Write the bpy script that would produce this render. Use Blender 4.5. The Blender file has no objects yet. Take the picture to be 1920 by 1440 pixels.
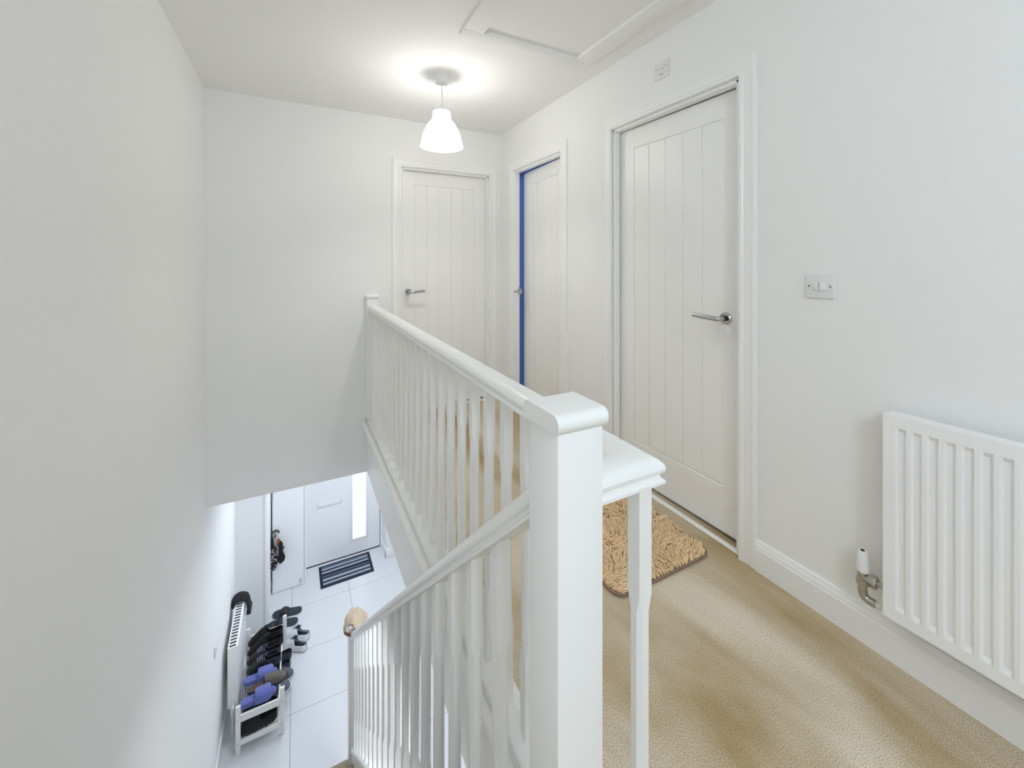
import bpy, bmesh, math, random
from mathutils import Vector, Matrix, noise
random.seed(7)
scn = bpy.context.scene
COL = scn.collection
PI = math.pi

# ------------------------------------------------------------ camera, sky, light
XR, YF, XL, H = 1.632, 3.342, -0.542, 2.376      # right wall, far wall, left wall, ceiling
ZG = -2.65                                       # hall floor below
YB = -3.6                                        # where the landing goes on behind the camera
YN, YD = 4.85, 5.81                              # hall nib wall, front door
TH = 0.4828
cam = bpy.data.cameras.new('camera')
camo = bpy.data.objects.new('camera', cam)
COL.objects.link(camo)
camo.location = (0, 0, 1.2276)
camo.rotation_euler = (PI / 2, 0, -TH)
cam.sensor_width = 36.0
cam.lens = 769.0 / 1920 * 36
cam.shift_y = (491.1 - 720) / 1920
cam.clip_start = 0.02
scn.camera = camo
scn.view_settings.view_transform = 'Standard'
scn.view_settings.look = 'None'
scn.view_settings.exposure = 0.10
scn.view_settings.gamma = 1.0
scn.view_settings.use_curve_mapping = False
scn.cycles.max_bounces = 14
scn.cycles.diffuse_bounces = 12
scn.cycles.use_denoising = True

world = bpy.data.worlds.new('sky')
scn.world = world
world.use_nodes = True
bg = world.node_tree.nodes['Background']
bg.inputs[0].default_value = (0.86, 0.93, 1.0, 1)
bg.inputs[1].default_value = 0.4


def area(name, loc, rot, sx, sy, power, color):
    d = bpy.data.lights.new(name, 'AREA')
    d.shape = 'RECTANGLE'
    d.size, d.size_y, d.energy, d.color = sx, sy, power, color
    o = bpy.data.objects.new(name, d)
    o.location, o.rotation_euler = loc, rot
    COL.objects.link(o)
    return o


# area lights added out of view: daylight from behind, fill for hall and blue room
area('rear_daylight_fill', (0.55, YB - 0.12, 1.4), (PI / 2, 0, 0), 1.5, 1.5, 5, (0.66, 0.82, 1.0))  # bluish daylight added at an unseen window
sp_ = bpy.data.lights.new('unseen_fill_lamp', 'POINT')   # fill lamp added out of view behind the camera
sp_.energy, sp_.color, sp_.shadow_soft_size = 37, (0.75, 0.875, 1.0), 0.12
spo = bpy.data.objects.new('unseen_fill_lamp', sp_)
spo.location = (0.10, -1.15, 2.0)
COL.objects.link(spo)
area('hall_fill_front', (0.45, 4.55, -0.46), (0, 0, 0), 0.9, 1.3, 17.5, (0.84, 0.91, 1.0))  # unseen panel added to brighten the front of the hall
area('hall_fill_rear', (1.0, 1.9, -0.43), (0, 0, 0), 0.7, 0.7, 23, (0.9, 0.95, 1.0))  # unseen panel added under the landing to lift the stairwell
area('blue_room_fill', (2.35, 2.75, 2.3), (0, 0, 0), 0.9, 0.9, 45, (0.9, 0.95, 1.0))  # unseen panel added to light the blue paint

# ------------------------------------------------------------ materials
def lin(c):
    c /= 255.0
    return c / 12.92 if c <= 0.04045 else ((c + 0.055) / 1.055) ** 2.4


def rgb(r, g, b):
    return (lin(r), lin(g), lin(b), 1)


def mat(name, color, rough=0.5, metal=0.0, bump=0.0, bscale=60, var=0.0, vscale=8, spec=0.5, sheen=0.0, detail=4):
    m = bpy.data.materials.new(name)
    m.use_nodes = True
    nt = m.node_tree
    b = nt.nodes['Principled BSDF']
    b.inputs['Base Color'].default_value = color
    b.inputs['Roughness'].default_value = rough
    b.inputs['Metallic'].default_value = metal
    b.inputs['Specular IOR Level'].default_value = spec
    if sheen:
        b.inputs['Sheen Weight'].default_value = sheen
    tc = nt.nodes.new('ShaderNodeTexCoord')
    if bump:
        n = nt.nodes.new('ShaderNodeTexNoise')
        n.inputs['Scale'].default_value = bscale
        n.inputs['Detail'].default_value = detail
        nt.links.new(tc.outputs['Object'], n.inputs['Vector'])
        bp = nt.nodes.new('ShaderNodeBump')
        bp.inputs['Strength'].default_value = bump
        bp.inputs['Distance'].default_value = 0.004
        nt.links.new(n.outputs['Fac'], bp.inputs['Height'])
        nt.links.new(bp.outputs['Normal'], b.inputs['Normal'])
    if var:
        n2 = nt.nodes.new('ShaderNodeTexNoise')
        n2.inputs['Scale'].default_value = vscale
        n2.inputs['Detail'].default_value = 5
        nt.links.new(tc.outputs['Object'], n2.inputs['Vector'])
        mx = nt.nodes.new('ShaderNodeMix')
        mx.data_type = 'RGBA'
        mx.inputs['A'].default_value = [min(1, c * (1 + var)) for c in color[:3]] + [1]
        mx.inputs['B'].default_value = [c * (1 - var) for c in color[:3]] + [1]
        nt.links.new(n2.outputs['Fac'], mx.inputs['Factor'])
        nt.links.new(mx.outputs['Result'], b.inputs['Base Color'])
    return m


M = {}
M['wall'] = mat('matt_white_emulsion', (0.85, 0.848, 0.84, 1), 0.9, bump=0.05, bscale=220, spec=0.2)
M['ceil'] = mat('ceiling_white', (0.88, 0.878, 0.868, 1), 0.95, bump=0.05, bscale=150, spec=0.1)
M['gloss'] = mat('white_satin_paint', (0.87, 0.87, 0.86, 1), 0.32, bump=0.02, bscale=40)
M['door'] = mat('white_door_paint', (0.87, 0.866, 0.85, 1), 0.38, bump=0.03, bscale=90)
M['hall'] = mat('hall_wall_paint', (0.80, 0.81, 0.82, 1), 0.9, bump=0.04, bscale=200, spec=0.2)
M['upvc'] = mat('front_door_white', (0.86, 0.868, 0.88, 1), 0.4)
M['metal_white'] = mat('radiator_enamel', (0.90, 0.90, 0.905, 1), 0.3)
M['plastic'] = mat('white_plastic', (0.77, 0.773, 0.775, 1), 0.35)
M['plastic2'] = mat('rocker_plastic', (0.80, 0.80, 0.80, 1), 0.3)
M['chrome'] = mat('chrome', (0.52, 0.52, 0.54, 1), 0.16, 1.0)
M['steel'] = mat('brushed_nickel', (0.50, 0.48, 0.45, 1), 0.3, 1.0)
M['dark'] = mat('painted_gap_shade', rgb(35, 30, 26), 0.8)  # near-black colour stands in for shade in gaps and holes
M['brass'] = mat('brass_screw', rgb(120, 116, 112), 0.35, 0.8)
M['blue'] = mat('blue_room_paint', rgb(74, 106, 176), 0.85)
M['tile'] = mat('white_floor_tile', (0.70, 0.712, 0.735, 1), 0.22, var=0.02, vscale=3)
M['grout'] = mat('grey_grout', rgb(150, 152, 158), 0.9)
M['binding'] = mat('rug_binding', rgb(150, 126, 106), 0.9, bump=0.5, bscale=300)
M['matdark'] = mat('doormat_navy', rgb(26, 34, 56), 0.9, bump=0.4, bscale=400)
M['matgrey'] = mat('doormat_grey', rgb(96, 106, 126), 0.9, bump=0.4, bscale=400)
M['matlight'] = mat('doormat_pale', rgb(190, 196, 206), 0.85, bump=0.4, bscale=400)
M['wood_white'] = mat('white_lacquered_wood', (0.80, 0.80, 0.80, 1), 0.4)
M['black'] = mat('black_fabric', rgb(20, 21, 25), 0.85, bump=0.3, bscale=200)
M['black2'] = mat('black_leather', rgb(26, 27, 32), 0.5)
M['navy'] = mat('navy_lining', rgb(26, 30, 56), 0.85)
M['char'] = mat('charcoal_rubber', rgb(66, 76, 84), 0.7)
M['char2'] = mat('dark_grey_foam', rgb(48, 54, 62), 0.75)
M['bluefur'] = mat('periwinkle_plush', rgb(98, 108, 178), 0.95, bump=0.9, bscale=180, var=0.22, vscale=30, sheen=0.4)
M['taupe'] = mat('taupe_suede', rgb(104, 96, 92), 0.9, var=0.1, vscale=20)
M['brown'] = mat('brown_footbed', rgb(88, 74, 68), 0.9)
M['white_sh'] = mat('white_shoe_leather', (0.78, 0.80, 0.82, 1), 0.5)
M['grey_sh'] = mat('grey_mesh_fabric', rgb(92, 96, 104), 0.85, bump=0.3, bscale=300)
M['sole_w'] = mat('white_rubber_sole', (0.74, 0.76, 0.78, 1), 0.5)
M['sole_g'] = mat('grey_rubber_sole', rgb(140, 146, 154), 0.6)
M['cap'] = mat('beige_cotton', rgb(208, 190, 168), 0.9, bump=0.3, bscale=250, var=0.08, vscale=12)
M['strap'] = mat('dark_beige_strap', rgb(120, 98, 74), 0.8)
M['tan'] = mat('tan_leather', rgb(150, 84, 40), 0.55)
M['tread'] = mat('stair_carpet', rgb(158, 146, 122), 0.95, bump=0.6, bscale=400, var=0.12, vscale=60)


def leopard():
    m = mat('black_white_animal_print', rgb(30, 30, 36), 0.8)
    nt = m.node_tree
    b = nt.nodes['Principled BSDF']
    tc = nt.nodes.new('ShaderNodeTexCoord')
    v = nt.nodes.new('ShaderNodeTexVoronoi')
    v.inputs['Scale'].default_value = 55
    r = nt.nodes.new('ShaderNodeValToRGB')
    r.color_ramp.interpolation = 'CONSTANT'
    r.color_ramp.elements[0].color = rgb(190, 184, 184)
    r.color_ramp.elements[1].position = 0.42
    r.color_ramp.elements[1].color = rgb(26, 27, 34)
    nt.links.new(tc.outputs['Object'], v.inputs['Vector'])
    nt.links.new(v.outputs['Distance'], r.inputs['Fac'])
    nt.links.new(r.outputs['Color'], b.inputs['Base Color'])
    return m


M['leopard'] = leopard()


def carpet_mat():
    m = bpy.data.materials.new('beige_twist_carpet')
    m.use_nodes = True
    nt = m.node_tree
    N = nt.nodes.new
    L = nt.links.new
    b = nt.nodes['Principled BSDF']
    b.inputs['Roughness'].default_value = 0.95
    b.inputs['Specular IOR Level'].default_value = 0.1
    b.inputs['Sheen Weight'].default_value = 0.25
    b.inputs['Sheen Roughness'].default_value = 0.5
    tc = N('ShaderNodeTexCoord')
    # hoover marks: soft stretched streaks in the pile
    mp = N('ShaderNodeMapping')
    mp.inputs['Rotation'].default_value = (0, 0, math.radians(-62))
    mp.inputs['Scale'].default_value = (6.5, 2.3, 1.0)
    n1 = N('ShaderNodeTexNoise')
    n1.inputs['Scale'].default_value = 0.4
    n1.inputs['Detail'].default_value = 4.0
    n1.inputs['Distortion'].default_value = 0.7
    L(tc.outputs['Object'], mp.inputs['Vector'])
    L(mp.outputs['Vector'], n1.inputs['Vector'])
    r1 = N('ShaderNodeValToRGB')
    r1.color_ramp.elements[0].position = 0.36
    r1.color_ramp.elements[0].color = rgb(184, 155, 102)
    r1.color_ramp.elements[1].position = 0.64
    r1.color_ramp.elements[1].color = rgb(248, 235, 212)
    L(n1.outputs['Fac'], r1.inputs['Fac'])
    # tuft speckle
    n2 = N('ShaderNodeTexNoise')
    n2.inputs['Scale'].default_value = 400
    n2.inputs['Detail'].default_value = 2
    L(tc.outputs['Object'], n2.inputs['Vector'])
    r2 = N('ShaderNodeValToRGB')
    r2.color_ramp.elements[0].position = 0.36
    r2.color_ramp.elements[0].color = (0.36, 0.34, 0.31, 1)
    r2.color_ramp.elements[1].position = 0.62
    r2.color_ramp.elements[1].color = (1.2, 1.2, 1.2, 1)
    L(n2.outputs['Fac'], r2.inputs['Fac'])
    mx = N('ShaderNodeMix')
    mx.data_type = 'RGBA'
    mx.blend_type = 'MULTIPLY'
    mx.inputs['Factor'].default_value = 0.8
    L(r1.outputs['Color'], mx.inputs['A'])
    L(r2.outputs['Color'], mx.inputs['B'])
    L(mx.outputs['Result'], b.inputs['Base Color'])
    bp = N('ShaderNodeBump')
    bp.inputs['Strength'].default_value = 0.8
    bp.inputs['Distance'].default_value = 0.004
    L(n2.outputs['Fac'], bp.inputs['Height'])
    L(bp.outputs['Normal'], b.inputs['Normal'])
    return m


M['carpet'] = carpet_mat()


def rug_mat():
    m = mat('beige_chenille', rgb(236, 204, 160), 0.95, var=0.14, vscale=14, sheen=0.3)
    return m


M['rug'] = rug_mat()


def shade_mat():
    m = bpy.data.materials.new('lamp_shade_opal_glass')
    m.use_nodes = True
    nt = m.node_tree
    out = nt.nodes['Material Output']
    nt.nodes.remove(nt.nodes['Principled BSDF'])
    tl = nt.nodes.new('ShaderNodeBsdfTranslucent')
    tl.inputs[0].default_value = (0.95, 0.95, 0.95, 1)
    df = nt.nodes.new('ShaderNodeBsdfDiffuse')
    df.inputs[0].default_value = (0.9, 0.9, 0.9, 1)
    gl = nt.nodes.new('ShaderNodeBsdfGlossy')
    gl.inputs['Roughness'].default_value = 0.1
    mx = nt.nodes.new('ShaderNodeMixShader')
    mx.inputs[0].default_value = 0.22
    nt.links.new(tl.outputs[0], mx.inputs[1])
    nt.links.new(df.outputs[0], mx.inputs[2])
    mx2 = nt.nodes.new('ShaderNodeMixShader')
    tr = nt.nodes.new('ShaderNodeBsdfTransparent')
    mx3 = nt.nodes.new('ShaderNodeMixShader')
    mx3.inputs[0].default_value = 0.26
    nt.links.new(mx.outputs[0], mx3.inputs[1])
    nt.links.new(tr.outputs[0], mx3.inputs[2])
    mx2.inputs[0].default_value = 0.05
    nt.links.new(mx3.outputs[0], mx2.inputs[1])
    nt.links.new(gl.outputs[0], mx2.inputs[2])
    nt.links.new(mx2.outputs[0], out.inputs[0])
    return m


M['shade'] = shade_mat()


def glass_mat():
    m = bpy.data.materials.new('clear_lamp_glass')
    m.use_nodes = True
    nt = m.node_tree
    out = nt.nodes['Material Output']
    nt.nodes.remove(nt.nodes['Principled BSDF'])
    tr = nt.nodes.new('ShaderNodeBsdfTransparent')
    gl = nt.nodes.new('ShaderNodeBsdfGlossy')
    gl.inputs['Roughness'].default_value = 0.08
    tl = nt.nodes.new('ShaderNodeBsdfTranslucent')
    mx = nt.nodes.new('ShaderNodeMixShader')
    mx.inputs[0].default_value = 0.62
    nt.links.new(tr.outputs[0], mx.inputs[1])
    nt.links.new(tl.outputs[0], mx.inputs[2])
    mx2 = nt.nodes.new('ShaderNodeMixShader')
    mx2.inputs[0].default_value = 0.12
    nt.links.new(mx.outputs[0], mx2.inputs[1])
    nt.links.new(gl.outputs[0], mx2.inputs[2])
    nt.links.new(mx2.outputs[0], out.inputs[0])
    return m


M['clear'] = glass_mat()


def emit(name, color, s):
    m = bpy.data.materials.new(name)
    m.use_nodes = True
    b = m.node_tree.nodes['Principled BSDF']
    b.inputs['Base Color'].default_value = (0.8, 0.8, 0.8, 1)
    b.inputs['Emission Color'].default_value = color
    b.inputs['Emission Strength'].default_value = s
    return m


M['bulb'] = emit('lit_bulb', (1, 0.985, 0.945, 1), 390)
M['pane'] = emit('frosted_pane_in_daylight', (0.9, 0.95, 1, 1), 1.0)


# ------------------------------------------------------------ helpers
def link(name, bm, m, parent=None, smooth=35):
    me = bpy.data.meshes.new(name)
    bm.normal_update()
    bm.to_mesh(me)
    bm.free()
    if smooth:
        me.polygons.foreach_set('use_smooth', [True] * len(me.polygons))
        me.set_sharp_from_angle(angle=math.radians(smooth))
    if m:
        me.materials.append(m)
    o = bpy.data.objects.new(name, me)
    COL.objects.link(o)
    if parent:
        o.parent = parent
    return o


def tag(o, label, cat, group=None, kind=None):
    if label:
        o['label'] = label
    if cat:
        o['category'] = cat
    if group:
        o['group'] = group
    if kind:
        o['kind'] = kind
    return o


def thing(name, label, cat, loc=(0, 0, 0), rz=0.0, group=None):
    o = bpy.data.objects.new(name, None)
    o.empty_display_size = 0.05
    COL.objects.link(o)
    o.location = loc
    o.rotation_euler = (0, 0, rz)
    return tag(o, label, cat, group)


def setting(name, loc=(0, 0, 0), rz=0.0):
    o = bpy.data.objects.new(name, None)
    COL.objects.link(o)
    o.location = loc
    o.rotation_euler = (0, 0, rz)
    o['kind'] = 'structure'
    return o


def struct(name, bm, m, parent=None, smooth=35):
    o = link(name, bm, m, parent, smooth)
    if not parent:
        o['kind'] = 'structure'
    return o


def B():
    return bmesh.new()


def box(bm, x0, y0, z0, x1, y1, z1, bev=0.0, seg=2, mtx=None):
    t = bmesh.new()
    bmesh.ops.create_cube(t, size=1.0)
    for v in t.verts:
        v.co = Vector(((x0 + x1) / 2 + v.co.x * (x1 - x0), (y0 + y1) / 2 + v.co.y * (y1 - y0), (z0 + z1) / 2 + v.co.z * (z1 - z0)))
    if bev:
        bmesh.ops.bevel(t, geom=t.edges[:] + t.verts[:], offset=bev, segments=seg, profile=0.5, affect='EDGES')
    if mtx:
        bmesh.ops.transform(t, matrix=mtx, verts=t.verts)
    merge(bm, t)
    return bm


def merge(bm, t):
    vm = [bm.verts.new(v.co) for v in t.verts]
    t.verts.index_update()
    for f in t.faces:
        try:
            bm.faces.new([vm[v.index] for v in f.verts])
        except ValueError:
            pass
    t.free()


def loft(bm, rings, closed=True, caps=True):
    """rings: lists of points with equal counts; closed: each ring is a loop"""
    R = [[bm.verts.new(p) for p in r] for r in rings]
    n = len(R[0])
    for a, b in zip(R, R[1:]):
        for i in range(n if closed else n - 1):
            j = (i + 1) % n
            bm.faces.new((a[i], a[j], b[j], b[i]))
    if caps and closed:
        bm.faces.new(list(reversed(R[0])))
        bm.faces.new(R[-1])
    bmesh.ops.recalc_face_normals(bm, faces=bm.faces[:])
    return bm


def lathe(bm, prof, c=(0, 0, 0), axis='Z', n=28, caps=False):
    rings = []
    for r, z in prof:
        ring = []
        for i in range(n):
            a = 2 * PI * i / n
            p = (r * math.cos(a), r * math.sin(a), z)
            if axis == 'X':
                p = (z, r * math.cos(a), r * math.sin(a))
            elif axis == 'Y':
                p = (r * math.sin(a), z, r * math.cos(a))
            ring.append((p[0] + c[0], p[1] + c[1], p[2] + c[2]))
        rings.append(ring)
    return loft(bm, rings, True, caps)


def tube(bm, pts, r, n=10, caps=True):
    pts = [Vector(p) for p in pts]
    rings = []
    up = Vector((0, 0, 1))
    for i, p in enumerate(pts):
        d = (pts[min(i + 1, len(pts) - 1)] - pts[max(i - 1, 0)]).normalized()
        u = d.cross(up)
        if u.length < 1e-3:
            u = d.cross(Vector((1, 0, 0)))
        u.normalize()
        w = d.cross(u).normalized()
        rr = r[i] if isinstance(r, (list, tuple)) else r
        rings.append([p + u * rr * math.cos(2 * PI * k / n) + w * rr * math.sin(2 * PI * k / n) for k in range(n)])
    return loft(bm, rings, True, caps)


def prism(bm, prof, p0, p1, side, up=Vector((0, 0, 1))):
    """sweep a closed 2-d profile (s, u) from p0 to p1; side = direction of s"""
    s = Vector(side)
    rings = [[Vector(p) + s * a + Vector(up) * b for a, b in prof] for p in (p0, p1)]
    return loft(bm, rings)


# ------------------------------------------------------------ room shell
# landing floor: carpet on a slab, open at the stairwell
YT = 0.55                                         # top nosing of the stairs
bm = B()
box(bm, 0.55, YB, -0.02, XR + 0.12, YF, 0.0)
box(bm, XL, YB, -0.02, 0.55, YT, 0.0)
struct('floor', bm, M['carpet'], None, 0)
bm = B()
box(bm, 0.492, YT, -0.39, XR + 0.12, YF, -0.02)
box(bm, XL, YB, -0.39, XR, YT - 0.03, -0.02)
struct('ceiling_hall', bm, M['hall'], None, 0)
bm = B()                                           # apron of the landing towards the stairwell
box(bm, 0.48, YT + 0.03, -0.392, 0.492, YF, -0.004)
struct('trim_apron', bm, M['gloss'])
bm = B()                                           # rounded nosing on the edge of the landing
prism(bm, [(0.505, -0.028), (0.452, -0.028), (0.445, -0.024), (0.441, -0.014), (0.445, -0.004), (0.452, 0.0), (0.468, 0.0), (0.470, -0.004), (0.472, 0.0), (0.505, 0.0)],
      (0, YT + 0.02, 0), (0, YF, 0), (1, 0, 0))
struct('trim_nosing', bm, M['gloss'])

bm = B()
box(bm, XL - 0.1, YB, ZG, XL, YN + 0.8, H)
struct('wall_left', bm, M['wall'], None, 0)
bm = B()                                           # far wall above the hall, with the doorway of door_1
D1 = (0.747, 1.513)
box(bm, XL, YF, -0.40, D1[0] - 0.03, YF + 0.12, H)
box(bm, D1[1] + 0.03, YF, -0.40, XR, YF + 0.12, H)
box(bm, D1[0] - 0.03, YF, 2.0, D1[1] + 0.03, YF + 0.12, H)
box(bm, D1[0] - 0.03, YF, -0.40, D1[1] + 0.03, YF + 0.12, 0.0)
struct('wall_far', bm, M['wall'], None, 0)
bm = B()
D2 = (2.372, 3.062)
D3 = (1.075, 1.841)
box(bm, XR, YB, -0.39, XR + 0.12, -1.2, H)
box(bm, XR, -1.2, 2.0, XR + 0.12, -0.45, H)  # unseen doorway opening added to let sky light in
box(bm, XR, -1.2, -0.39, XR + 0.12, -0.45, 0.0)
ys = [-0.45, D3[0] - 0.03, D3[1] + 0.03, D2[0] - 0.03, D2[1] + 0.03, YF + 0.12]
for a, b in ((0, 1), (2, 3), (4, 5)):
    box(bm, XR, ys[a], -0.39, XR + 0.12, ys[b], H)
for a, b in ((1, 2), (3, 4)):
    box(bm, XR, ys[a], 2.0, XR + 0.12, ys[b], H)
struct('wall_right', bm, M['wall'], None, 0)
bm = B()
box(bm, XL - 0.1, YB, H, XR + 0.12, YF + 0.12, H + 0.1)
struct('ceiling', bm, M['ceil'], None, 0)
bm = B()                                           # the landing ends behind the camera; window opening added to let daylight in
for (a, b, c, d) in ((XL - 0.1, ZG, -0.2, H), (1.3, ZG, XR + 0.12, H), (-0.2, ZG, 1.3, 0.65), (-0.2, 2.15, 1.3, H)):
    box(bm, a, YB - 0.1, b, c, YB, d)
struct('wall_back', bm, M['wall'], None, 0)

# the blue room behind door_2 and dark boxes added to keep the gaps of the closed doors black
bm = B()
box(bm, 2.9, 2.1, 0, 3.0, 3.7, H)
box(bm, XR + 0.12, 3.42, 0, 3.0, 3.5, H)
box(bm, XR + 0.12, 2.1, 0, 3.0, 2.2, H)
struct('wall_blue_room', bm, M['blue'], None, 0)
bm = B()
box(bm, XR + 0.121, 2.1, -0.02, 3.0, 3.5, 0.0)
struct('floor_blue_room', bm, M['carpet'], None, 0)
bm = B()
box(bm, XR + 0.121, 2.1, H, 3.0, 3.5, H + 0.1)
struct('ceiling_blue_room', bm, M['ceil'], None, 0)
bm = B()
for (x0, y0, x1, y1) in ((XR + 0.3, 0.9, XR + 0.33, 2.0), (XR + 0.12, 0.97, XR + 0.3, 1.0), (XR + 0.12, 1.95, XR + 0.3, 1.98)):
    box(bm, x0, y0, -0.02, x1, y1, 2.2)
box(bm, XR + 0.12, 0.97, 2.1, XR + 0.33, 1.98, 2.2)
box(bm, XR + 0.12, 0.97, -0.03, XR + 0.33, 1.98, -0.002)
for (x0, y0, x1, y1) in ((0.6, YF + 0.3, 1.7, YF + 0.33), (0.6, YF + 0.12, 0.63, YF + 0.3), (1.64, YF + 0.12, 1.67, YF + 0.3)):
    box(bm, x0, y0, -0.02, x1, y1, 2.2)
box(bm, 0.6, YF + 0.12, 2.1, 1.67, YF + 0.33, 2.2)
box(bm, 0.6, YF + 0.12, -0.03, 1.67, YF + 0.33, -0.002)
struct('gap_backing', bm, M['dark'], None, 0)

# hall below
bm = B()
box(bm, XL - 0.1, YB, ZG - 0.1, XR + 0.1, YD + 0.3, ZG - 0.004)
hf = struct('floor_hall', bm, M['grout'], None, 0)
tme = None
for i in range(-1, 3):
    for j in range(0, 6):
        x0, y0 = -0.05 + 0.6 * i, 5.19 - 0.6 * j
        x1, y1 = min(x0 + 0.6, XR), min(y0 + 0.6, YD + 0.05)
        x0 = max(x0, XL)
        bm = B()
        box(bm, x0 + 0.0018, y0 + 0.0018, ZG - 0.012, x1 - 0.0018, y1 - 0.0018, ZG, 0.0008, 1)
        link('tile', bm, M['tile'], hf)
bm = B()
box(bm, XL, YN, ZG, -0.27, YD + 0.1, -0.40)
struct('wall_nib', bm, M['hall'], None, 0)
bm = B()                                           # architrave on the edge of the nib wall
box(bm, -0.29, YN - 0.014, ZG, -0.262, YN, -0.41, 0.003)
box(bm, -0.272, YN - 0.004, ZG, -0.258, YN + 0.09, -0.41, 0.003)
struct('trim_nib', bm, M['gloss'])
bm = B()
box(bm, -0.27, YD, -0.62, 1.63, YD + 0.1, -0.40)
box(bm, -0.27, YD, ZG, 0.04, YD + 0.1, -0.62)
box(bm, 1.04, YD, ZG, 1.63, YD + 0.1, -0.62)
struct('wall_front', bm, M['hall'], None, 0)
bm = B()
box(bm, XR, YB, ZG, XR + 0.1, YD + 0.1, -0.39)
struct('wall_hall', bm, M['hall'], None, 0)
bm = B()
box(bm, XL - 0.1, YF + 0.12, -0.40, XR + 0.1, YD + 0.1, -0.36)
struct('ceiling_front_hall', bm, M['hall'], None, 0)
bm = B()                                           # short wall beside the front door with a skirting
box(bm, 1.03, 5.53, ZG, 1.63, YD, -0.40)
struct('wall_porch', bm, M['hall'], None, 0)
bm = B()
box(bm, 1.018, 5.515, ZG, 1.63, 5.53, ZG + 0.12, 0.004)
box(bm, 1.018, 5.515, ZG, 1.03, YD, ZG + 0.12, 0.004)
struct('baseboard_porch', bm, M['gloss'])
bm = B()
box(bm, XL, 0.6, ZG, XL + 0.014, YN, ZG + 0.10, 0.004)
struct('baseboard_hall', bm, M['gloss'])
bm = B()
box(bm, XL, YN - 0.014, ZG, -0.29, YN, ZG + 0.10, 0.004)
struct('baseboard_nib', bm, M['gloss'])

SK = [(0, 0), (0.018, 0), (0.018, 0.088), (0.015, 0.094), (0.015, 0.100), (0.010, 0.108), (0.008, 0.117), (0.004, 0.12), (0, 0.12)]
bm = B()
prism(bm, SK, (XR, -0.45, 0), (XR, 0.999, 0), (-1, 0, 0))
struct('baseboard_right', bm, M['gloss'], None, 20)
bm = B()
prism(bm, SK, (XR, 1.917, 0), (XR, 2.274, 0), (-1, 0, 0))
struct('baseboard_between', bm, M['gloss'], None, 20)
bm = B()
prism(bm, SK, (0.56, YF, 0), (0.672, YF, 0), (0, -1, 0))
struct('baseboard_far', bm, M['gloss'], None, 20)

# ------------------------------------------------------------ panelled doors
ARC = [(0, 0), (0.014, 0), (0.018, 0.004), (0.018, 0.016), (0.013, 0.022), (0.013, 0.05), (0.016, 0.056), (0.014, 0.068), (0.010, 0.07), (0, 0.07)]


def leaf_mesh(w, h, parent):
    """leaf in its own x (width from the left), y (depth, front at 0), z; the planks are sub-parts"""
    px0, px1, pz0, pz1 = 0.112, w - 0.112, 0.225, 1.868
    bm = B()
    box(bm, 0, 0.006, 0.016, w, 0.035, h)
    t = 0.003
    for (a, b, c, d) in ((0, 0.016, px0, h), (px1, 0.016, w, h)):
        box(bm, a, 0, b, c, 0.01, d, t, 1)
    box(bm, px0 - 0.003, 0, pz1, px1 + 0.003, 0.01, h, t, 1)
    box(bm, px0 - 0.003, 0, 0.016, px1 + 0.003, 0.01, pz0, t, 1)
    lf = link('door_leaf', bm, M['door'], parent)
    n = 5
    pw = (px1 - px0) / n
    for i in range(n):
        b2 = B()
        box(b2, px0 + i * pw + 0.0006, 0.0005, pz0 + 0.0006, px0 + (i + 1) * pw - 0.0006, 0.01, pz1 - 0.0006, 0.0042, 1)
        link('plank', b2, M['door'], lf)
    return lf


def handle(parent, x, z, sgn, y=0.0):
    """lever handle on a round rose, lever pointing along sgn*x, standing off the leaf towards -y"""
    h = bpy.data.objects.new('door_handle', None)
    COL.objects.link(h)
    h.parent = parent
    bm = B()
    lathe(bm, [(0.0, -0.011), (0.022, -0.011), (0.026, -0.007), (0.027, 0.0), (0.0, 0.0)], (x, y, z), 'Y', 32)
    link('handle_rose', bm, M['chrome'], h)
    bm = B()
    lathe(bm, [(0.0, -0.024), (0.0115, -0.024), (0.0115, -0.010), (0.0, -0.010)], (x, y, z), 'Y', 20)
    link('handle_neck', bm, M['black2'], h)
    bm = B()
    tube(bm, [(x, y - 0.022, z), (x, y - 0.042, z), (x + sgn * 0.006, y - 0.052, z), (x + sgn * 0.02, y - 0.056, z + 0.001), (x + sgn * 0.06, y - 0.056, z + 0.003), (x + sgn * 0.122, y - 0.054, z + 0.006)], [0.0105, 0.0105, 0.0105, 0.0105, 0.0105, 0.0095], 14)
    link('handle_lever', bm, M['chrome'], h)
    return h


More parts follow.
